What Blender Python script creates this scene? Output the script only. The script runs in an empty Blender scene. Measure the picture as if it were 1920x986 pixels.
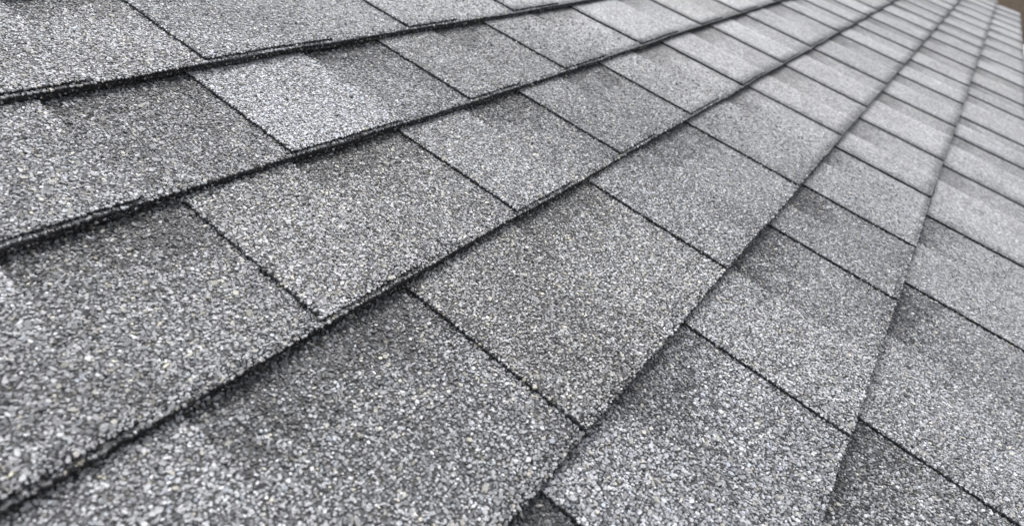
import bpy, math
import numpy as np
from mathutils import Matrix, Vector

# ------------------------------------------------------------------ set-up
scene = bpy.context.scene
col = scene.collection
E = 0.143                        # exposure of one shingle course (m)
PITCH = math.radians(23.085)     # 5 in 12 roof
EAVE_Z = 2.75                    # height of the roof frame's origin line over the ground
ROOF_M = Matrix.Translation((0, 0, EAVE_Z)) @ Matrix.Rotation(PITCH, 4, 'X')

# camera: a phone held about 30 cm over the shingles, looking along the courses
CAM_R = np.array([[0.5763714692, -0.7517510127, 0.3204158927],
                  [-0.3782976308, -0.5930043308, -0.7108000887],
                  [0.7243526986, 0.2884723184, -0.6261764045]])
CAM_P = np.array([0.0, -4.1633 * E, 2.122 * E])
F_PX = 1205.28
cd = bpy.data.cameras.new('camera')
cam = bpy.data.objects.new('camera', cd)
col.objects.link(cam)
m = Matrix.Identity(4)
for i in range(3):
    m[i][0] = CAM_R[0, i]; m[i][1] = -CAM_R[1, i]; m[i][2] = -CAM_R[2, i]; m[i][3] = CAM_P[i]
cam.matrix_world = ROOF_M @ m
cd.sensor_width = 36.0
cd.lens = 36.0 * F_PX / 1920.0
cd.clip_start = 0.01
cd.clip_end = 2000
cd.dof.use_dof = True
cd.dof.focus_distance = 0.50
cd.dof.aperture_fstop = 8.2
scene.camera = cam

# sky and sun: bright overcast, light coming from ahead and from up-slope
SUN_EL, SUN_AZ = 58.0, 34.0       # azimuth counted from +X (along the courses) towards +Y (up-slope)
w = bpy.data.worlds.new('World'); scene.world = w; w.use_nodes = True
nt = w.node_tree; nt.nodes.clear()
sky = nt.nodes.new('ShaderNodeTexSky'); sky.sky_type = 'NISHITA'; sky.sun_disc = False
sky.sun_elevation = math.radians(SUN_EL)
sky.sun_rotation = math.radians(90 - SUN_AZ)
sky.dust_density = 4.0; sky.air_density = 1.0; sky.ozone_density = 1.0
hs = nt.nodes.new('ShaderNodeHueSaturation'); hs.inputs['Saturation'].default_value = 0.19
bg = nt.nodes.new('ShaderNodeBackground'); bg.inputs['Strength'].default_value = 0.15
wo = nt.nodes.new('ShaderNodeOutputWorld')
nt.links.new(sky.outputs[0], hs.inputs['Color']); nt.links.new(hs.outputs[0], bg.inputs['Color'])
nt.links.new(bg.outputs[0], wo.inputs['Surface'])
sl = bpy.data.lights.new('sun', 'SUN'); sl.energy = 1.3; sl.angle = math.radians(35); sl.color = (1.0, 0.985, 0.97)
so = bpy.data.objects.new('sun', sl); col.objects.link(so)
sd = Vector((math.cos(math.radians(SUN_EL)) * math.cos(math.radians(SUN_AZ)),
             math.cos(math.radians(SUN_EL)) * math.sin(math.radians(SUN_AZ)), math.sin(math.radians(SUN_EL))))
so.rotation_euler = sd.to_track_quat('Z', 'Y').to_euler(); so.location = sd * 20

vs = scene.view_settings
vs.view_transform = 'Standard'; vs.look = 'None'; vs.gamma = 1.0; vs.use_curve_mapping = False
vs.exposure = 0.58

rng = np.random.default_rng(7)

# ------------------------------------------------------------------ numpy noise
_T = np.random.default_rng(3).random((256, 256))
def vnoise(x, y):
    x = np.asarray(x, float); y = np.asarray(y, float)
    xi = np.floor(x).astype(int); yi = np.floor(y).astype(int)
    fx = x - xi; fy = y - yi
    fx = fx * fx * (3 - 2 * fx); fy = fy * fy * (3 - 2 * fy)
    g = lambda a, b: _T[a & 255, b & 255]
    return (g(xi, yi) * (1 - fx) + g(xi + 1, yi) * fx) * (1 - fy) + (g(xi, yi + 1) * (1 - fx) + g(xi + 1, yi + 1) * fx) * fy
def fbm(x, y):
    return (vnoise(x, y) + 0.5 * vnoise(2.1 * x + 9, 2.1 * y + 5) + 0.25 * vnoise(4.3 * x + 31, 4.3 * y + 17)) / 1.75

# ------------------------------------------------------------------ materials
def mat(name):
    mm = bpy.data.materials.new(name); mm.use_nodes = True
    n = mm.node_tree; n.nodes.clear()
    o = n.nodes.new('ShaderNodeOutputMaterial'); b = n.nodes.new('ShaderNodeBsdfPrincipled')
    n.links.new(b.outputs[0], o.inputs['Surface'])
    return mm, n, b
def math_node(n, op, a, b=None):
    x = n.nodes.new('ShaderNodeMath'); x.operation = op
    for i, v in enumerate((a, b)):
        if v is None: continue
        if isinstance(v, (int, float)): x.inputs[i].default_value = v
        else: n.links.new(v, x.inputs[i])
    return x.outputs[0]

# brightness index -> linear albedo of the ceramic granules
LUT_Q = [0.0, 0.28, 0.5, 0.7, 0.86, 1.0]
LUT_A = [0.035, 0.11, 0.225, 0.37, 0.53, 0.70]
SPREAD = 0.165

# near: every granule is geometry, its colour a point attribute
M_gran, n, b = mat('ceramic_granules')
at = n.nodes.new('ShaderNodeAttribute'); at.attribute_name = 'granule_colour'
ns = n.nodes.new('ShaderNodeTexNoise'); ns.inputs['Scale'].default_value = 1600
geo = n.nodes.new('ShaderNodeNewGeometry'); n.links.new(geo.outputs['Position'], ns.inputs['Vector'])
mr = n.nodes.new('ShaderNodeMapRange'); n.links.new(ns.outputs[0], mr.inputs[0])
mr.inputs[1].default_value = 0.3; mr.inputs[2].default_value = 0.7; mr.inputs[3].default_value = 0.78; mr.inputs[4].default_value = 1.18
mx = n.nodes.new('ShaderNodeMix'); mx.data_type = 'RGBA'; mx.blend_type = 'MULTIPLY'; mx.inputs[0].default_value = 1
n.links.new(at.outputs['Color'], mx.inputs[6]); n.links.new(mr.outputs[0], mx.inputs[7])
n.links.new(mx.outputs[2], b.inputs['Base Color'])
b.inputs['Roughness'].default_value = 0.58; b.inputs['Specular IOR Level'].default_value = 0.42

# asphalt mat: between the granules and on the cut edges
M_asph, n, b = mat('asphalt_mat')
vo = n.nodes.new('ShaderNodeTexVoronoi'); vo.inputs['Scale'].default_value = 750
geo = n.nodes.new('ShaderNodeNewGeometry'); n.links.new(geo.outputs['Position'], vo.inputs['Vector'])
sp = n.nodes.new('ShaderNodeSeparateColor'); n.links.new(vo.outputs['Color'], sp.inputs[0])
cr = n.nodes.new('ShaderNodeValToRGB'); n.links.new(sp.outputs[0], cr.inputs[0])
cr.color_ramp.interpolation = 'CONSTANT'
e = cr.color_ramp.elements; e[0].color = (0.022, 0.022, 0.024, 1); e[1].position = 0.62; e[1].color = (0.045, 0.045, 0.05, 1)
x = e.new(0.86); x.color = (0.12, 0.12, 0.125, 1)
n.links.new(cr.outputs[0], b.inputs['Base Color'])
bp = n.nodes.new('ShaderNodeBump'); bp.inputs['Strength'].default_value = 0.6; bp.inputs['Distance'].default_value = 0.0006
n.links.new(vo.outputs['Distance'], bp.inputs['Height']); bp.invert = True
n.links.new(bp.outputs[0], b.inputs['Normal'])
b.inputs['Roughness'].default_value = 0.75; b.inputs['Specular IOR Level'].default_value = 0.3

# far: the same blend of granules as cells of a texture (each well under two pixels)
M_sheet, n, b = mat('granule_sheet')
geo = n.nodes.new('ShaderNodeNewGeometry')
vo = n.nodes.new('ShaderNodeTexVoronoi'); vo.inputs['Scale'].default_value = 400
n.links.new(geo.outputs['Position'], vo.inputs['Vector'])
sp = n.nodes.new('ShaderNodeSeparateColor'); n.links.new(vo.outputs['Color'], sp.inputs[0])
s1 = math_node(n, 'ADD', sp.outputs[0], sp.outputs[1]); s1 = math_node(n, 'ADD', s1, sp.outputs[2])
s1 = math_node(n, 'SUBTRACT', s1, 1.5); s1 = math_node(n, 'MULTIPLY', s1, SPREAD * 1.7)
tn = n.nodes.new('ShaderNodeAttribute'); tn.attribute_name = 'tone'
q = math_node(n, 'ADD', s1, tn.outputs['Fac'])
cr = n.nodes.new('ShaderNodeValToRGB'); n.links.new(q, cr.inputs[0])
el = cr.color_ramp.elements
while len(el) < len(LUT_Q): el.new(0.5)
for k, (p, a) in enumerate(zip(LUT_Q, LUT_A)):
    el[k].position = p; el[k].color = (a * 0.985, a * 0.99, a * 1.025, 1)
ta = n.nodes.new('ShaderNodeAttribute'); ta.attribute_name = 'granule_colour'
mx = n.nodes.new('ShaderNodeMix'); mx.data_type = 'RGBA'; mx.blend_type = 'MULTIPLY'; mx.inputs[0].default_value = 1
n.links.new(cr.outputs[0], mx.inputs[6]); n.links.new(ta.outputs['Color'], mx.inputs[7])
n.links.new(mx.outputs[2], b.inputs['Base Color'])
bp = n.nodes.new('ShaderNodeBump'); bp.inputs['Strength'].default_value = 0.55; bp.inputs['Distance'].default_value = 0.0010
bp.invert = True
n.links.new(vo.outputs['Distance'], bp.inputs['Height']); n.links.new(bp.outputs[0], b.inputs['Normal'])
b.inputs['Roughness'].default_value = 0.58; b.inputs['Specular IOR Level'].default_value = 0.42

def simple(name, c, rough, spec=0.5, metal=0.0, noise=0.12, scale=30):
    mm, n, b = mat(name)
    ns = n.nodes.new('ShaderNodeTexNoise'); ns.inputs['Scale'].default_value = scale; ns.inputs['Detail'].default_value = 6
    geo = n.nodes.new('ShaderNodeNewGeometry'); n.links.new(geo.outputs['Position'], ns.inputs['Vector'])
    cr = n.nodes.new('ShaderNodeValToRGB'); n.links.new(ns.outputs[0], cr.inputs[0])
    cr.color_ramp.elements[0].position = 0.3; cr.color_ramp.elements[1].position = 0.7
    cr.color_ramp.elements[0].color = tuple(v * (1 - noise) for v in c) + (1,)
    cr.color_ramp.elements[1].color = tuple(min(1, v * (1 + noise)) for v in c) + (1,)
    n.links.new(cr.outputs[0], b.inputs['Base Color'])
    b.inputs['Roughness'].default_value = rough; b.inputs['Specular IOR Level'].default_value = spec; b.inputs['Metallic'].default_value = metal
    return mm
M_edge = simple('granule_coated_edge', (0.16, 0.16, 0.165), 0.8, noise=0.3, scale=500)
M_white = simple('white_aluminium', (0.78, 0.78, 0.77), 0.35, noise=0.04)
M_deck = simple('plywood', (0.32, 0.23, 0.14), 0.8, noise=0.2)
M_ground = simple('dry_brown_grass', (0.055, 0.040, 0.025), 0.95, spec=0.1, noise=0.6, scale=2.6)

# ------------------------------------------------------------------ mesh helpers
def new_obj(name, me, parent=None, loc=(0, 0, 0)):
    o = bpy.data.objects.new(name, me); col.objects.link(o)
    if parent is not None: o.parent = parent
    o.location = loc
    return o
def mesh_np(name, V, loops, starts, totals, mats, mat_idx, smooth, colour=None, tone=None):
    me = bpy.data.meshes.new(name)
    me.vertices.add(len(V)); me.vertices.foreach_set('co', np.ascontiguousarray(V, np.float32).ravel())
    me.loops.add(len(loops)); me.loops.foreach_set('vertex_index', loops.astype(np.int32))
    me.polygons.add(len(starts)); me.polygons.foreach_set('loop_start', starts.astype(np.int32))
    for mm in mats: me.materials.append(mm)
    me.polygons.foreach_set('material_index', mat_idx.astype(np.int32))
    me.polygons.foreach_set('use_smooth', smooth.astype(bool))
    if colour is not None:
        a = me.attributes.new('granule_colour', 'FLOAT_COLOR', 'POINT')
        a.data.foreach_set('color', np.ascontiguousarray(colour, np.float32).ravel())
    if tone is not None:
        a = me.attributes.new('tone', 'FLOAT', 'POINT'); a.data.foreach_set('value', tone.astype(np.float32))
    me.update(calc_edges=True); me.validate()
    return me
def box_mesh(name, pieces, mats_):
    V = []; Fc = []
    for (x0, x1, y0, y1, z0, z1) in pieces:
        k = len(V)
        V += [(x0, y0, z0), (x1, y0, z0), (x1, y1, z0), (x0, y1, z0), (x0, y0, z1), (x1, y0, z1), (x1, y1, z1), (x0, y1, z1)]
        Fc += [[k + i for i in f] for f in ((0, 3, 2, 1), (4, 5, 6, 7), (0, 1, 5, 4), (1, 2, 6, 5), (2, 3, 7, 6), (3, 0, 4, 7))]
    me = bpy.data.meshes.new(name); me.from_pydata(V, [], Fc)
    for mm in mats_: me.materials.append(mm)
    return me
def prism_mesh(name, prof, x0, x1, mats_):
    k = len(prof); V = [(x0, y, z) for y, z in prof] + [(x1, y, z) for y, z in prof]
    Fc = [[i, (i + 1) % k, k + (i + 1) % k, k + i] for i in range(k)] + [list(range(k))[::-1], list(range(k, 2 * k))]
    me = bpy.data.meshes.new(name); me.from_pydata(V, [], Fc)
    for mm in mats_: me.materials.append(mm)
    return me

# granule templates: crushed chips, an irregular ring, a smaller ring above it and a flat tilted top
def templates(k, count):
    r = np.random.default_rng(k)
    out = []
    for _ in range(count):
        a = (np.arange(k) + r.uniform(-.32, .32, k)) * 2 * math.pi / k
        r0 = 1 + r.normal(0, 0.16, k); r1 = r0 * (0.83 + r.normal(0, 0.07, k))
        ring0 = np.c_[r0 * np.cos(a), r0 * np.sin(a), np.full(k, -0.3)]
        top = 0.7 + 0.22 * (r.normal() * np.cos(a) + r.normal() * np.sin(a)) + r.normal(0, 0.06, k)
        ring1 = np.c_[r1 * np.cos(a), r1 * np.sin(a), top]
        out.append(np.concatenate([ring0, ring1]))
    f = [[i, (i + 1) % k, k + (i + 1) % k, k + i] for i in range(k)] + [list(range(k, 2 * k))]
    return np.array(out), f
LOD = [templates(6, 48), templates(5, 48), templates(4, 48)]

def granules(P, A, B, N, colours, size, lod, r):
    """P: points (n,3); A, B, N: tangent basis (n,3); returns vertices, faces and colours of that many granules."""
    tv, tf = LOD[lod]
    nP = len(P); K = tv.shape[1]
    T = tv[r.integers(0, len(tv), nP)]
    yaw = r.random(nP) * 2 * math.pi
    el = 1 + 0.8 * r.random(nP) ** 1.4
    sx = size * np.sqrt(el); sy = size / np.sqrt(el); sz = size * (0.46 + 0.44 * r.random(nP))
    x = T[:, :, 0] * sx[:, None]; y = T[:, :, 1] * sy[:, None]; z = T[:, :, 2] * sz[:, None]
    c, s = np.cos(yaw)[:, None], np.sin(yaw)[:, None]
    x, y = x * c - y * s, x * s + y * c
    tx = r.normal(0, 0.12, nP)[:, None]; ty = r.normal(0, 0.12, nP)[:, None]
    z = z + x * tx + y * ty
    V = P[:, None, :] + x[..., None] * A[:, None, :] + y[..., None] * B[:, None, :] + z[..., None] * N[:, None, :]
    fl = np.array([i for f in tf for i in f]); ft = np.array([len(f) for f in tf])
    loops = (np.arange(nP)[:, None] * K + fl[None, :]).ravel()
    totals = np.tile(ft, nP)
    return V.reshape(-1, 3), loops, totals, np.repeat(colours, K, axis=0)

def granule_colour(q, r):
    a = np.interp(np.clip(q, 0, 1), LUT_Q, LUT_A)
    c = np.c_[a * 0.985, a * 0.99, a * 1.025]
    k = r.random(len(a))
    warm = k < 0.03
    c[warm] = np.c_[a[warm] * 1.08, a[warm] * 1.02, a[warm] * 0.88] * 1.08
    cool = k > 0.95
    c[cool] = c[cool] * np.array([0.94, 0.99, 1.05])
    return np.c_[np.clip(c, 0, .8), np.ones(len(a))]

# ------------------------------------------------------------------ the roof's layout (in exposures)
T_LAP = 0.0558 * E               # a tab and its backing together
T_TAB = T_LAP * 0.28              # the raised tab alone
RAKE_U = 28.5
LEFT_U = -2.4
def line_v(k, u):
    u = np.asarray(u, float)
    if k == 2: base = np.interp(u, [0, 3.5, 5, 7, 10, 30], [-1.96, -1.99, -1.98, -1.95, -1.925, -1.925])
    elif k <= 0: base = np.full_like(u, -k * 1.0 - 0.065)
    else: base = np.full_like(u, {1: -1.052, 3: -2.955, 4: -4.035, 5: -5.015, 5.5: 0}[k]) if k < 6 else np.interp(u, [0, 15, 20, 27, 30], [-6.06, -5.94, -5.885, -5.80, -5.77])
    return base + 0.010 * (vnoise(u * 0.9 + 13.7 * k, 3.3 * k + 40.5) - 0.5)
# course between line k (its top) and line k+1 (its butt): joints (left edge of each raised tab) and the tabs' right ends
JO = {0: [0.45, 2.12, 3.82, 5.23], 1: [0.35, 2.00, 3.48, 4.77, 6.28, 7.98, 9.49],
      2: [-0.35, 1.37, 2.77, 4.07, 5.40, 6.82, 8.34, 9.74, 11.52, 12.73, 14.0, 15.15],
      3: [0.15, 1.85, 3.585, 5.34, 7.06, 8.49, 9.96, 11.67, 13.02, 14.35],
      4: [0.1, 1.51, 2.95, 4.55, 5.55, 6.84, 8.15, 9.76, 11.17, 12.58, 14.2, 15.6],
      5: [1.65, 3.205, 5.01, 6.52, 8.19, 9.61, 10.72, 12.33, 13.4, 15.02]}
EN = {0: [1.5, 3.06, 4.41, 6.03], 1: [1.22, 2.80, 4.09, 5.51, 7.28, 8.74, 10.35],
      2: [0.62, 1.98, 3.39, 4.67, 6.10, 7.62, 9.1, 10.6],
      3: [0.75, 2.71, 4.41, 6.3, 7.77, 9.4], 4: [0.8, 2.13, 3.71, 5.03, 6.26, 7.45],
      5: [2.38, 4.16, 5.82, 7.62, 9.12]}
# blend of each tab (first) and of the recess right of it (second), as read off the photograph
TONE = {0: [(.60, .62), (.60, .62), (.66, .66), (.66, .66)],
        1: [(.54, .45), (.68, .49), (.57, .58), (.56, .60), (.60, .57)],
        2: [(.50, .46), (.53, .52), (.58, .53), (.56, .57), (.61, .57), (.60, .55)],
        3: [(.54, .475), (.48, .60), (.56, .65), (.58, .59), (.62, .58)],
        4: [(.5, .40), (.55, .56), (.62, .55), (.58, .56), (.62, .58), (.6, .56)],
        5: [(.58, .55), (.62, .58), (.64, .57), (.63, .57)]}
def course_cells(k):
    r = np.random.default_rng(100 + k)
    J = list(JO.get(k, [])); En = list(EN.get(k, [])); Tn = list(TONE.get(k, []))
    if not J: J = [LEFT_U + r.uniform(1.2, 2.2)]
    while len(En) < len(J):
        i = len(En); nx = J[i + 1] if i + 1 < len(J) else J[i] + 1.45
        En.append(J[i] + (nx - J[i]) * r.uniform(0.5, 0.66))
    while J[0] > LEFT_U + 0.5:
        wd = r.uniform(1.3, 1.75); J.insert(0, J[0] - wd); En.insert(0, J[0] + wd * r.uniform(.5, .65)); Tn.insert(0, (r.uniform(.48, .6), r.uniform(.45, .55)))
    while J[-1] < RAKE_U - 1.0:
        if J[-1] + (En[-1] - J[-1]) / 0.6 < RAKE_U - .8:
            nx = max(En[-1] + 0.35, J[-1] + r.uniform(1.25, 1.75))
        else: break
        J.append(nx); En.append(nx + r.uniform(0.65, 0.95))
    while len(Tn) < len(J): 
        tt = r.uniform(.56, .68); Tn.append((tt, tt - r.uniform(.02, .12)))
    out = []
    for i, j in enumerate(J):
        nx = J[i + 1] if i + 1 < len(J) else RAKE_U
        out.append((max(j, LEFT_U), min(En[i], RAKE_U), min(nx, RAKE_U), Tn[i]))
    return out

def project(P):
    """roof-frame points (m) -> photo pixels and depth (used only to choose the level of detail)"""
    d = (P - CAM_P) @ CAM_R.T
    z = np.maximum(d[:, 2], 1e-4)
    return 960 + F_PX * d[:, 0] / z, 493 + F_PX * d[:, 1] / z, d[:, 2], np.linalg.norm(d, axis=1)

FADE0 = 0.66
NEAR = 1.04                      # granules are single pieces of geometry up to here (m)
def undulate(u, k):
    return 0.0009 * (fbm(u * 1.1 + 5 * k, 7.7 * k + 2.2) - 0.5)
def z_top(u, s, k, layer):
    lift = 0.0024 * np.clip(vnoise(u * 0.8 + 31 * k, 11.1 * k) - 0.35, 0, 1) * np.clip(1 - s, 0, 1) ** 2
    z = T_LAP * (1 - s) + undulate(u, k) + lift + 0.0008 * (fbm(u * 3 + 2 * k, s * 3 + 9 * k) - 0.5)
    return z - (0.0 if layer == 'tab' else T_TAB)

GR_COUNT = [0, 0, 0]
LEDGE = (0.0034, 0.0009)         # how far the backing peeps out under the tabs (upper courses, lower courses)
def tone_at(u, s, k, base, layer, ta, end, grain=None):
    t = base + 0.16 * (fbm(u * 2.3 + 17 * k, s * 2.3 + 3 * k) - 0.5) + 0.10 * (fbm(u * 9 + 7 * k, s * 9 + k) - 0.5)
    if layer == 'back':          # the darker band of granules the makers print on the backing's upper part
        edge = 0.62 + 0.30 * (fbm(u * 5 + 3 * k, 19.0 + k) - 0.5) + 0.25 * (vnoise(u * 21, s * 21) - 0.5)
        band = np.clip((s - edge) / 0.26, 0, 1)
        t = t - (0.22 * band if grain is None else 0.26 * (grain.random(band.shape) < 0.9 * band))
    return t

def plate(name, k, u0, u1, layer, tone, parent, origin, rr, jl=0.0, tint=(1, 1, 1)):
    """one layer of a shingle (backing or raised tab): a thin bevelled board with its granules"""
    s_top = 1.22
    tint4 = np.array(tuple(tint) + (1.0,))
    probe_u = np.linspace(u0, u1, 5); probe = []
    for s in (0, .5, 1.0):
        v = line_v(k + 1, probe_u) * (1 - s) + line_v(k, probe_u) * s
        probe.append(np.c_[probe_u * E, v * E, np.zeros(5)])
    probe = np.concatenate(probe)
    px, py, pz, dist = project(probe)
    in_view = (pz > .02) & (px > -350) & (px < 2270) & (py > -350) & (py < 1340)
    dmin = dist.min()
    near = in_view.any() and dmin < NEAR
    nu = int(max(4, (u1 - u0) * E / (0.005 if near and dmin < .9 else 0.02))); nv = 14 if near and dmin < .9 else 10
    a = np.linspace(0, 1, nu + 1); s = np.concatenate([np.linspace(0, 1.0, nv), [1.1, s_top]]); nv = len(s) - 1
    Aa, S = np.meshgrid(a, s)
    U = u0 + (u1 - u0) * Aa
    rough = 0.0010 / E
    U = U + np.where(Aa == 0, 1, 0) * rough * (fbm(S * 48 + u0 * 9, u0 * 5.1 + k) - 0.5) + np.where(Aa == 1, 1, 0) * rough * (fbm(S * 48 + u1 * 9, u1 * 3.3 + k) - 0.5)
    def vv(u, s): return line_v(k + 1, u) + s * (line_v(k, u) - line_v(k + 1, u))
    Vv = vv(U, S) + np.where(S == 0, 1, 0) * rough * (fbm(U * 46 + 5 * k, 77.7 + k + (3 if layer == 'tab' else 0)) - 0.6) * 1.3
    if layer == 'back': Vv = Vv - np.where(S == 0, 1, 0) * LEDGE[k + 1 > 3] / E * (vnoise(U * 3, 5.5 + k) + 0.55)   # a narrow ledge under the tabs
    Zt = z_top(U, S, k, layer)
    thick = T_LAP - T_TAB - 0.0004 if layer == 'back' else T_TAB + 0.0003
    Zb = Zt - thick
    top = np.stack([U * E, Vv * E, Zt], -1).reshape(-1, 3); bot = np.stack([U * E, Vv * E, Zb], -1).reshape(-1, 3)
    tones = tone_at(U, S, k, tone, layer, 0, 0).ravel()
    idx = np.arange((nu + 1) * (nv + 1)).reshape(nv + 1, nu + 1); nT = idx.size
    quads = np.stack([idx[:-1, :-1], idx[:-1, 1:], idx[1:, 1:], idx[1:, :-1]], -1).reshape(-1, 4)
    q2 = quads[:, ::-1] + nT
    def side(i): return np.stack([i[:-1], i[:-1] + nT, i[1:] + nT, i[1:]], -1)
    sides = np.concatenate([side(idx[0, :]), side(idx[:, -1]), side(idx[-1, ::-1]), side(idx[::-1, 0])])
    Q = np.concatenate([quads, q2, sides])
    V = np.concatenate([top, bot]); loops = Q.ravel(); totals = np.full(len(Q), 4)
    mi = np.zeros(len(Q), int)
    mi[:len(quads)] = 0 if near else 1
    if not near: mi[-nv:] = 3      # left cut of a far tab: granules wrap over it
    smooth = np.zeros(len(Q), bool); smooth[:len(quads)] = True
    tone_v = np.concatenate([tones, tones]); colour = np.tile(tint4, (len(V), 1))
    if near:
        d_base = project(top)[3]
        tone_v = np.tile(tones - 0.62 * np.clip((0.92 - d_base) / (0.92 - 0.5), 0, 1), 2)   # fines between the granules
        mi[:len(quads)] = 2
        pitch = 0.00184
        W = (u1 - u0) * E; H = 1.03 * E
        gx, gy = int(W / pitch) + 1, int(H / pitch) + 1
        X, Y = np.meshgrid((np.arange(gx) + .5) / gx, (np.arange(gy) + .5) / gy)
        X = (X + (np.arange(gy) % 2)[:, None] * 0.5 / gx).ravel(); Y = Y.ravel()
        X = X + rr.uniform(-.4, .4, X.size) / gx; Y = Y + rr.uniform(-.4, .4, Y.size) / gy
        gu = u0 + np.clip(X, -0.002, 1.002) * (u1 - u0); gs = Y * 1.045 - ((0.027 if k < 3 else 0.008) if layer == 'back' else 0.004)
        if layer == 'back': keep0 = (gu > jl - 0.03) | (gs < 0.004)          # the backing is bare where a tab covers it
        else: keep0 = np.ones(gu.size, bool)
        keep0 &= rr.random(gu.size) > 0.02
        gu, gs = gu[keep0], gs[keep0]
        P = np.c_[gu * E, vv(gu, gs) * E, z_top(gu, gs, k, layer)]
        px, py, pz, dist = project(P)
        vis = (pz > .02) & (px > -100) & (px < 2020) & (py > -100) & (py < 1090) & (rr.random(len(dist)) > (dist - FADE0) / (NEAR - FADE0))
        P, gu, gs, dist = P[vis], gu[vis], gs[vis], dist[vis]
        tq = tone_at(gu, gs, k, tone, layer, 0, 0, rr) + 0.125 - 0.10 * (gs < 0)
        qq = tq + rr.normal(0, SPREAD, len(P)) + np.where(rr.random(len(P)) < .06, .22, 0) - np.where(rr.random(len(P)) < .10, .25, 0)
        cc = granule_colour(qq, rr)
        size = 0.00107 * np.exp(rr.normal(0, 0.21, len(P)))
        big = rr.random(len(P)) < 0.012; size[big] *= 1.35; cc[big, :3] = np.c_[.60 * np.ones(big.sum()), .585 * np.ones(big.sum()), .53 * np.ones(big.sum())] * rr.uniform(.55, 1.0, (big.sum(), 1))
        P[:, 2] += rr.normal(0, 0.00018, len(P))
        parts = []
        for lod in (0, 1, 2):
            mk = (dist >= (0, .5, .66)[lod]) & (dist < (.5, .66, 9)[lod])
            if not mk.any(): continue
            nP = mk.sum(); GR_COUNT[lod] += nP
            A = np.tile([1., 0, 0], (nP, 1)); B = np.tile([0, 1., 0], (nP, 1)); N = np.tile([0, 0, 1.], (nP, 1))
            parts.append(granules(P[mk], A, B, N, cc[mk], size[mk], lod, rr) + (lod,))
        # the cut edges: a ragged fringe of torn asphalt with a few granules in it
        nb = int(W / 0.00115); gu = rr.uniform(u0, u1, nb); zf = rr.uniform(0.0, 0.95, nb) ** 0.8
        seam = (rr.random(nb) < 0.42) & (layer == 'back'); zf[seam] = rr.normal(0.52, 0.05, seam.sum())   # granules caught between the plies
        led = LEDGE[k + 1 > 3] * (vnoise(gu * 3, 5.5 + k) + 0.55) if layer == 'back' else 0.0
        Pb = np.c_[gu * E, vv(gu, 0 * gu) * E - led - rr.uniform(-.0009, .0010, nb) - 0.0009 * seam, z_top(gu, 0 * gu, k, layer) - thick * zf]
        nl = int(E / 0.0022) if layer == 'tab' else 0
        gs = rr.uniform(0, 1, nl); ul = np.full(nl, u0)
        Pl = np.c_[ul * E + rr.uniform(-.0007, .0007, nl), vv(ul, gs) * E, z_top(ul, gs, k, layer) - thick * rr.uniform(.05, .95, nl)]
        for Pq, Nn, Aq in ((Pb, (0, -1., 0), (1., 0, 0)), (Pl, (-1., 0, 0), (0, 1., 0))):
            if not len(Pq): continue
            px, py, pz, dist = project(Pq); vis = (pz > .02) & (px > -100) & (px < 2020) & (py > -100) & (py < 1090) & (dist < 1.1)
            Pq = Pq[vis]; nP = len(Pq)
            if not nP: continue
            A = np.tile(Aq, (nP, 1)); B = np.tile([0, 0, 1.], (nP, 1)); N = np.tile(Nn, (nP, 1))
            cq = granule_colour(0.38 + rr.normal(0, .2, nP), rr)
            blk = rr.random(nP) < 0.72
            if Aq[0] > .5: blk &= ~(seam[vis] & (rr.random(nP) < 0.75))
            cq[blk, :3] = rr.uniform(.012, .035, (blk.sum(), 1))
            parts.append(granules(Pq, A, B, N, cq, 0.00075 * np.exp(rr.normal(0, .25, nP)), 2, rr) + (1,))
        for gv, gl, gt, gc, lod in parts:
            gc = gc * tint4
            loops = np.concatenate([loops, gl + len(V)]); totals = np.concatenate([totals, gt])
            mi = np.concatenate([mi, np.full(len(gt), 1)]); smooth = np.concatenate([smooth, np.zeros(len(gt), bool)])
            V = np.concatenate([V, gv]); colour = np.concatenate([colour, gc]); tone_v = np.concatenate([tone_v, np.zeros(len(gv))])
    starts = np.concatenate([[0], np.cumsum(totals)[:-1]])
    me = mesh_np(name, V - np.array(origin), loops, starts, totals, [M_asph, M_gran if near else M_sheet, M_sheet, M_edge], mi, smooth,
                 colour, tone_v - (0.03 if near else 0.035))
    return me

# ------------------------------------------------------------------ the setting
me = bpy.data.meshes.new('ground')
g = np.linspace(-1, 1, 61); g = np.sign(g) * np.abs(g) ** 3 * 600
GX, GY = np.meshgrid(g, g); GZ = 0.12 * (fbm(GX * .3 + 100, GY * .3 + 100) - 0.5)
V = np.c_[GX.ravel(), GY.ravel(), GZ.ravel()]; id_ = np.arange(61 * 61).reshape(61, 61)
Fq = np.stack([id_[:-1, :-1], id_[:-1, 1:], id_[1:, 1:], id_[1:, :-1]], -1).reshape(-1, 4)
me.from_pydata(V.tolist(), [], Fq.tolist()); me.materials.append(M_ground)
ground = new_obj('ground', me); ground['kind'] = 'structure'

# ------------------------------------------------------------------ the roof
roof = bpy.data.objects.new('house', None); col.objects.link(roof)
roof.matrix_world = ROOF_M
roof['label'] = 'house roof of grey granule-coated laminated asphalt shingles, filling the picture'
roof['category'] = 'house roof'

V_EAVE = -5.74; V_TOP = 6.1
DECK_Z = -0.0135
deck = new_obj('roof_deck', box_mesh('roof_deck', [(LEFT_U * E, RAKE_U * E - .012, V_EAVE * E + .014, V_TOP * E, DECK_Z - .015, DECK_Z)], [M_deck]), roof)
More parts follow.
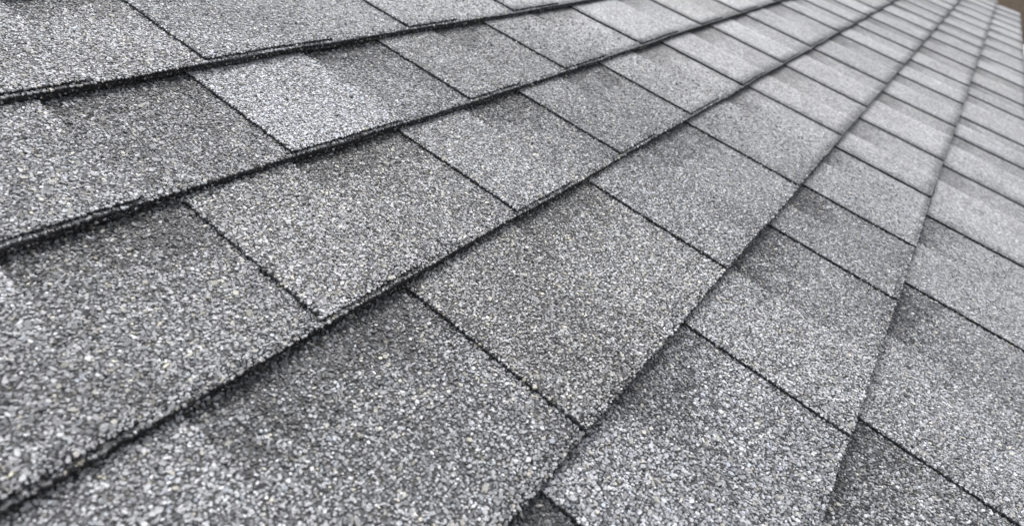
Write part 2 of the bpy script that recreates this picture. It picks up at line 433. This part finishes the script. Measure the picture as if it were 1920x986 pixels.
# drip edge (eave), rake edge and the gutter hung below the eave
ye = V_EAVE * E
new_obj('drip_edge', prism_mesh('drip_edge', [(ye + .09, DECK_Z + .001), (ye + .0125, DECK_Z + .001), (ye + .0105, DECK_Z - .045), (ye + .012, DECK_Z - .045), (ye + .0137, DECK_Z - .0002), (ye + .09, DECK_Z + .0002)], LEFT_U * E, RAKE_U * E - .012, [M_white]), roof)
xr = RAKE_U * E
new_obj('rake_edge', box_mesh('rake_edge', [(xr - .0115, xr - .0095, ye + .014, V_TOP * E, DECK_Z - .06, DECK_Z + .001), (xr - .06, xr - .0117, ye + .014, V_TOP * E, DECK_Z + .0003, DECK_Z + .0012)], [M_white]), roof)

n_sh = 0
for k in range(-6, 6):
    for (u0, ue, u1, (t0, t1)) in course_cells(k):
        rr = np.random.default_rng(int(1000 * (k + 5 if k > -5 else k + 60) + 10 * (u0 + 5)))
        wm = rr.normal(-0.002, 0.006)
        if k == 3 and 1.5 < u0 < 2: wm = 0.012       # the tab with an olive cast in the middle of the picture
        if k == 1 and 1.8 < u0 < 2.2: wm = -0.014
        tint = (1 + wm, 1 + 0.5 * wm, 1 - wm)
        v = float(line_v(k + 1, u0)); org = (u0 * E, v * E, 0.0)
        sh = new_obj('shingle', plate('shingle', k, u0, u1, 'back', t1, roof, org, rr, jl=ue, tint=tint), roof, org)
        if ue - u0 > 0.02:
            new_obj('tab', plate('tab', k, u0 + .0015, ue, 'tab', t0, sh, org, rr, tint=tint), sh)
        n_sh += 1

# gutter hung below the eave (a part of the house; its section is upright, so it is turned back by the pitch)
Rm = ROOF_M @ Vector((0, ye, DECK_Z))
gy, gz = 0.0, 0.0
prof = [(gy + .012, gz - .02), (gy + .012, gz - .13), (gy - .07, gz - .13), (gy - .085, gz - .10), (gy - .115, gz - .06), (gy - .115, gz - .03), (gy - .100, gz - .03),
        (gy - .100, gz - .034), (gy - .112, gz - .034), (gy - .112, gz - .058), (gy - .083, gz - .097), (gy - .068, gz - .127), (gy + .009, gz - .127), (gy + .009, gz - .02)]
gut = new_obj('gutter', prism_mesh('gutter', prof, LEFT_U * E, RAKE_U * E - .02, [M_white]), roof, (0, ye, DECK_Z))
gut.rotation_euler = (-PITCH, 0, 0)
gut['label'] = 'white metal gutter glimpsed past the eave at the upper right'
print('shingles', n_sh, 'granules', GR_COUNT)
